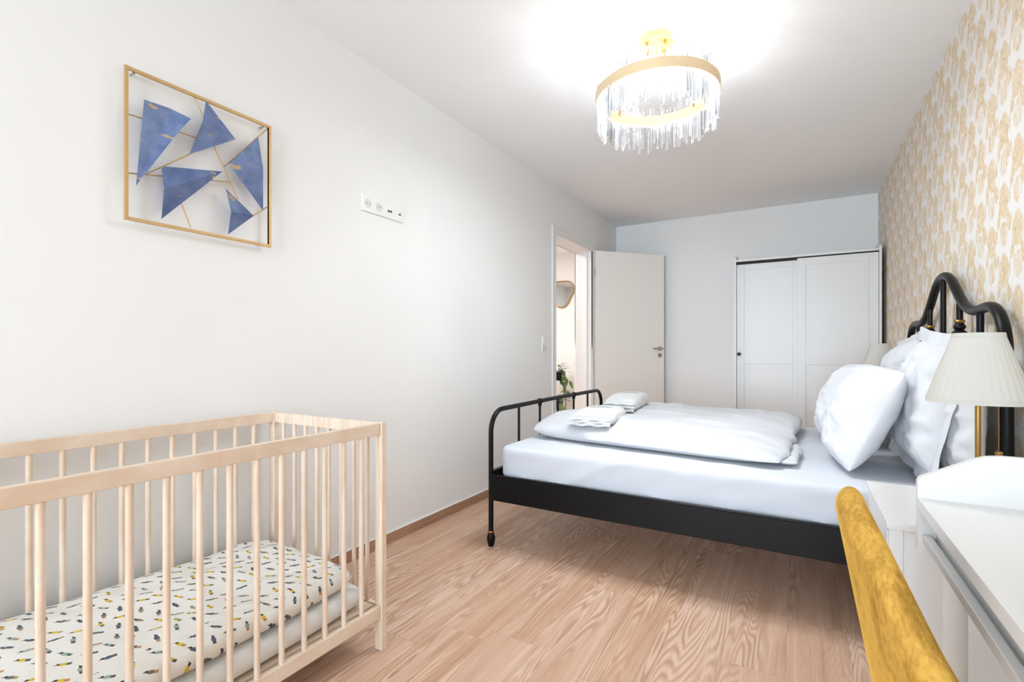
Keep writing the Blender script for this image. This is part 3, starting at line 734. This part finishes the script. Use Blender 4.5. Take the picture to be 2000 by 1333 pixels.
# ------------------------------------------------------------------ desk
dx0, dy1, dy0, dz = 2.157, 1.327, .725, .74
dk = thing('desk', 'white wall desk with raised side panel and aluminium rail at the right edge', 'desk', (2.36, 1.0, 0))
obj('desktop', MB().box(dx0, dy0, dz-.024, RW-.004, dy1, dz, .002), lacq, dk)
def cheek(ya, yb):
    pts = [(dx0+.012, .622)]+[(dx0+a_, b_) for a_, b_ in ((.004, .626), (0, .634))]+[(dx0, .775), (dx0+.004, .783)]
    pts += [(dx0+.09, .830), (dx0+.108, .837), (dx0+.13, .840), (RW-.004, .840), (RW-.004, .622)]
    m = MB(); m.prism([(a_, ya, b_) for a_, b_ in pts], (0, yb-ya, 0)); return obj('side_panel', m, lacq, dk, 25)
cheek(dy1, dy1+.018); cheek(dy0-.018, dy0)
obj('back_panel', MB().box(RW-.016, dy0, .622, RW-.004, dy1, .84), lacq, dk)
obj('apron', MB().box(dx0+.045, dy0, .655, RW-.016, dy1, dz-.024, .001), lacq, dk)
obj('rail', MB().box(dx0+.008, dy0, .648, dx0+.022, dy1, .666, .0015), alu, dk)
obj('rail', MB().box(dx0+.029, dy0, .655, dx0+.0325, dy1, .673, .001).box(dx0+.02, dy0, .650, dx0+.045, dy1, .655, 0), alu, dk)
for (lx, ly) in ((2.206, 1.272), (2.206, .775), (2.53, 1.272), (2.53, .775)):
    obj('leg', MB().tube([(lx, ly, 0), (lx, ly, .628)], .0185, 24), white_matt, dk)
# ------------------------------------------------------------------ chair
chx, chy = 2.255, 1.0
cr = thing('desk_chair', 'mustard yellow velvet tub chair tucked under the white desk', 'chair', (chx, chy, 0))
def rim(th): return sum(rim0(abs(math.degrees(th)*(1.18 if th > 0 else 1)+o)) for o in (-8, -5, -2, 2, 5, 8))/6+.004
def rim0(d):
    pts = [(0, .822), (8, .814), (15, .798), (22, .770), (30, .728), (45, .618), (60, .555), (85, .50)]
    for (a0, b0), (a1, b1) in zip(pts, pts[1:]):
        if d <= a1: t = (d-a0)/(a1-a0); t = t; return b0+(b1-b0)*t
    return pts[-1][1]
def Rz(z): return .260-.18*(.79-z)
TH = .043
rows_o = []
m = MB(); nA = 60; P_ = []
for i in range(nA+1):
    th = math.radians(-56+98*i/nA); zt_ = rim(th); zb_ = .37; col_ = []
    # smooth rim profile: outer up, half-round over, inner down
    def at(r, z): return Vector((chx-r*math.cos(th), chy+r*math.sin(th), z))
    endk = min(1, (49-abs(math.degrees(th)+7))/6); tt = TH*(.35+.65*math.sqrt(max(0, endk)))
    rc = tt/2
    for k in range(13): z = zb_+(zt_-rc*1.6-zb_)*k/12; col_.append(at(Rz(z), z))
    zc = zt_-rc*1.6
    for k in range(1, 10):
        a_ = PI*k/10; col_.append(at(Rz(zc)-rc+rc*math.cos(a_), zc+rc*1.6*math.sin(a_)))
    for k in range(13): z = zc-(zc-zb_)*k/12; bul = .004*math.sin(PI*k/12); col_.append(at(Rz(z)-tt-bul, z))
    P_.append(col_)
V_ = m.grid(P_, True); m.bm.faces.new(V_[0]); m.bm.faces.new(V_[-1][::-1])
bk = obj('backrest', m, velvet, cr, 60)
m = MB(); pts = []
for i in range(61):
    th = math.radians(-52+90*i/60); zt_ = rim(th); zc = zt_-.042; a_ = math.radians(75)
    r = Rz(zc)-.026+.027*math.cos(a_); pts.append(Vector((chx-r*math.cos(th), chy+r*math.sin(th), zc+.036*math.sin(a_))))
m.tube(pts, .0018, 8); obj('piping', m, velvet, bk)
m = MB(); sx = []
for k, (r, z) in enumerate(((0.001, .33), (.18, .33), (.2, .34), (.205, .37), (.2, .40), (.17, .415), (.1, .422), (0.001, .424))):
    sx.append([Vector((chx+.03+r*1.02*math.cos(2*PI*q/40), chy+r*math.sin(2*PI*q/40), z)) for q in range(40)])
m.grid(sx, True); obj('seat', m, velvet, cr, 60)
for sx_, sy_ in ((-1, -1), (-1, 1), (1, -1), (1, 1)):
    obj('leg', MB().tube([(chx+.03+sx_*.13, chy+sy_*.13, .335), (chx+.03+sx_*.19, chy+sy_*.19, 0)], [.013, .008], 12), blackm, cr)
# ------------------------------------------------------------------ crib
kx0, kx1, ky0, ky1 = .04, .684, .02, 1.272; KZ = .798
cb = thing('crib', 'pale birch baby crib with round bars along the left wall', 'crib', ((kx0+kx1)/2, (ky0+ky1)/2, 0))
for xx in (kx0, kx1-.034):
    for yy in (ky0, ky1-.022): obj('leg', MB().box(xx, yy, 0, xx+.034, yy+.022, KZ, .002), birch, cb)
for xx, xs in ((kx0+.007, kx0+.017), (kx1-.027, kx1-.017)):
    a_ = obj('top_rail', MB().box(xx, ky0+.022, KZ-.043, xx+.020, ky1-.022, KZ-.002, .003), birch, cb)
    b_ = obj('bottom_rail', MB().box(xx, ky0+.022, .112, xx+.020, ky1-.022, .157, .003), birch, cb)
    for k in range(16):
        yy = 1.172-.0738*k; obj('bar', MB().tube([(xs, yy, .150), (xs, yy, KZ-.04)], .0082, 14), birch, cb)
for yy, ys in ((ky0+.002, ky0+.010), (ky1-.020, ky1-.012)):
    obj('top_rail', MB().box(kx0+.034, yy, KZ-.043, kx1-.034, yy+.018, KZ-.002, .003), birch, cb)
    obj('bottom_rail', MB().box(kx0+.034, yy, .112, kx1-.034, yy+.018, .157, .003), birch, cb)
    for k in range(8):
        xx = .122+.0685*k; obj('bar', MB().tube([(xx, ys, .150), (xx, ys, KZ-.04)], .0075, 12), birch, cb)
m = MB(); m.box(kx0+.03, ky0+.03, .150, kx1-.032, ky1-.03, .158); m.box(kx1-.052, ky0+.03, .138, kx1-.031, ky1-.03, .149, .001)
obj('base_board', m, birch, cb)
m = slab([(kx0+.025, ky0+.035), (kx1-.033, ky0+.035), (kx1-.033, ky1-.035), (kx0+.025, ky1-.035)], .159, .238, pe=12, nu=50, nv=90, amp=.004, seed=3, wr=lambda x, y, u, v: .003*ridge(x*5, y*5, 2), rip=.006)
tag(obj('crib_mattress', m, cloth('crib_sheet', srgb(238, 238, 236)), None, 60), 'white sheeted mattress lying on the crib base', 'mattress')
def uvq(co, f):
    over = max(0, co.x-(kx1-.085)); return (co.x+(.30-co.z)*(1 if co.x > kx1-.10 else 0), co.y+(.30-co.z)*(.8 if co.y > ky1-.11 else 0))
m = slab([(kx0+.022, ky0+.05), (kx1-.040, ky0+.05), (kx1-.040, ky1-.075), (kx0+.022, ky1-.060)], .236, .322, pe=9, nu=60, nv=110, amp=.016, seed=12, wr=lambda x, y, u, v: .004*ridge(x*4, y*4, 5)+.008*math.sin(y*4), rip=.015)
tag(obj('crib_duvet', m, bird, None, 60, uvf=uvq), 'cream cotton crib duvet printed with small birds', 'duvet')
# ------------------------------------------------------------------ hall things
mr = thing('wall_mirror', 'rounded triangular mirror with thin gold frame on the hall wall', 'mirror', (-1.13, HY, 1.86))
mc = Vector((-1.13, HY-.02, 1.89))
def mir(sc, n=64):
    out_ = []
    for k in range(n):
        a_ = 2*PI*k/n; r = .185*(1+.13*math.cos(3*(a_+PI/2))-.02*math.cos(2*a_))
        out_.append(Vector((mc.x+r*1.02*sc*math.cos(a_), mc.y, mc.z+.02+r*sc*math.sin(a_)*1.02)))
    return out_
obj('glass', MB().prism(mir(.97), (0, .012, 0)), mirror_m, mr)
obj('mirror_frame', MB().tube(mir(1.0), .009, 10, closed=True), brass, mr)
dl = thing('downlight', 'small round recessed lamp in the hall ceiling', 'ceiling light', (-1.16, 6.35, 2.5))
obj('trim_ring', MB().lathe([(0, 2.4985), (.045, 2.4985), (.045, 2.494), (.034, 2.492), (0, 2.496)], -1.16, 6.35, 28), white_matt, dl)
obj('lens', MB().lathe([(0, 2.4935), (.033, 2.4925), (.033, 2.4895), (0, 2.489)], -1.16, 6.35, 24), spot_m, dl)
sx_, sy_ = -1.06, 6.38
st = thing('plant_stand', 'thin black metal plant stand with two round shelves in the hall', 'plant stand', (sx_, sy_, 0))
for k in range(3):
    a_ = math.radians(20+120*k); obj('leg', MB().tube([(sx_+.12*math.cos(a_), sy_+.12*math.sin(a_), 0), (sx_+.12*math.cos(a_), sy_+.12*math.sin(a_), .645)], .005, 8), blackm, st)
for zz in (.22, .632): obj('shelf', MB().lathe([(0, zz), (.122, zz), (.124, zz+.003), (.122, zz+.006), (0, zz+.006)], sx_, sy_, 28), blackm, st)
def leafmesh(m, p, d, up, ln, wd):
    d = d.normalized(); s = d.cross(up).normalized(); nrm = s.cross(d); rows = []
    for i in range(7):
        f = i/6; w_ = wd*math.sin(PI*min(1, f*.96+.04))**.8*(1-.35*f); q = p+d*ln*f-Vector((0, 0, 1))*ln*.35*f*f
        rows.append([q-s*w_+nrm*.12*w_, q, q+s*w_+nrm*.12*w_])
    m.grid(rows)
    for i in range(6): pass
def plant(zz, label, seed, trail):
    random.seed(seed); t = thing('potted_plant', label, 'plant', (sx_, sy_, zz), 'pothos plants on the hall stand')
    obj('pot', MB().lathe([(0, zz), (.072, zz), (.085, zz+.10), (.088, zz+.108), (.08, zz+.108), (.078, zz+.09), (0, zz+.088)], sx_, sy_, 28), blackm, t)
    obj('soil', MB().lathe([(0, zz+.089), (.077, zz+.091), (0, zz+.095)], sx_, sy_, 20), soil_m, t)
    lf, stm = MB(), MB(); c0 = Vector((sx_, sy_, zz+.09))
    for k in range(26):
        a_ = random.uniform(0, 2*PI); el_ = random.uniform(.2, 1.2); ln = random.uniform(.06, .15)
        d = Vector((math.cos(a_)*math.cos(el_), math.sin(a_)*math.cos(el_), math.sin(el_))); e = c0+d*ln
        stm.tube([c0, c0+d*ln*.5+Vector((0, 0, .01)), e], .0016, 5); leafmesh(lf, e, Vector((d.x, d.y, d.z*.3)), Vector((0, 0, 1)), random.uniform(.07, .10), random.uniform(.024, .034))
    for tr_ in trail:
        pts = [c0]+[Vector((sx_+tr_[0]*f+.02*math.sin(f*7), sy_+tr_[1]*f, zz+.12+.03*math.sin(min(1, f*1.5)*PI)-tr_[2]*max(0, f-.25)**1.3)) for f in (.25, .4, .55, .7, .85, 1.0)]
        stm.tube(pts, .0018, 5)
        for i, p in enumerate(pts[1:]):
            leafmesh(lf, p, Vector((tr_[0]+(.2 if i % 2 else -.15), tr_[1]-.1, -.55)), Vector((.1, -.8, .6)), random.uniform(.075, .10), random.uniform(.028, .038))
    obj('leaves', lf, leaf_m, t, 60); obj('stems', stm, leaf_m, t)
plant(.638, 'trailing green pothos in a black pot on the upper shelf of the stand', 3, ((.17, .02, .20), (.15, -.02, .40), (-.1, -.1, .2)))
plant(.226, 'small green pothos in a black pot on the lower shelf of the stand', 9, ((.13, -.1, .1),))
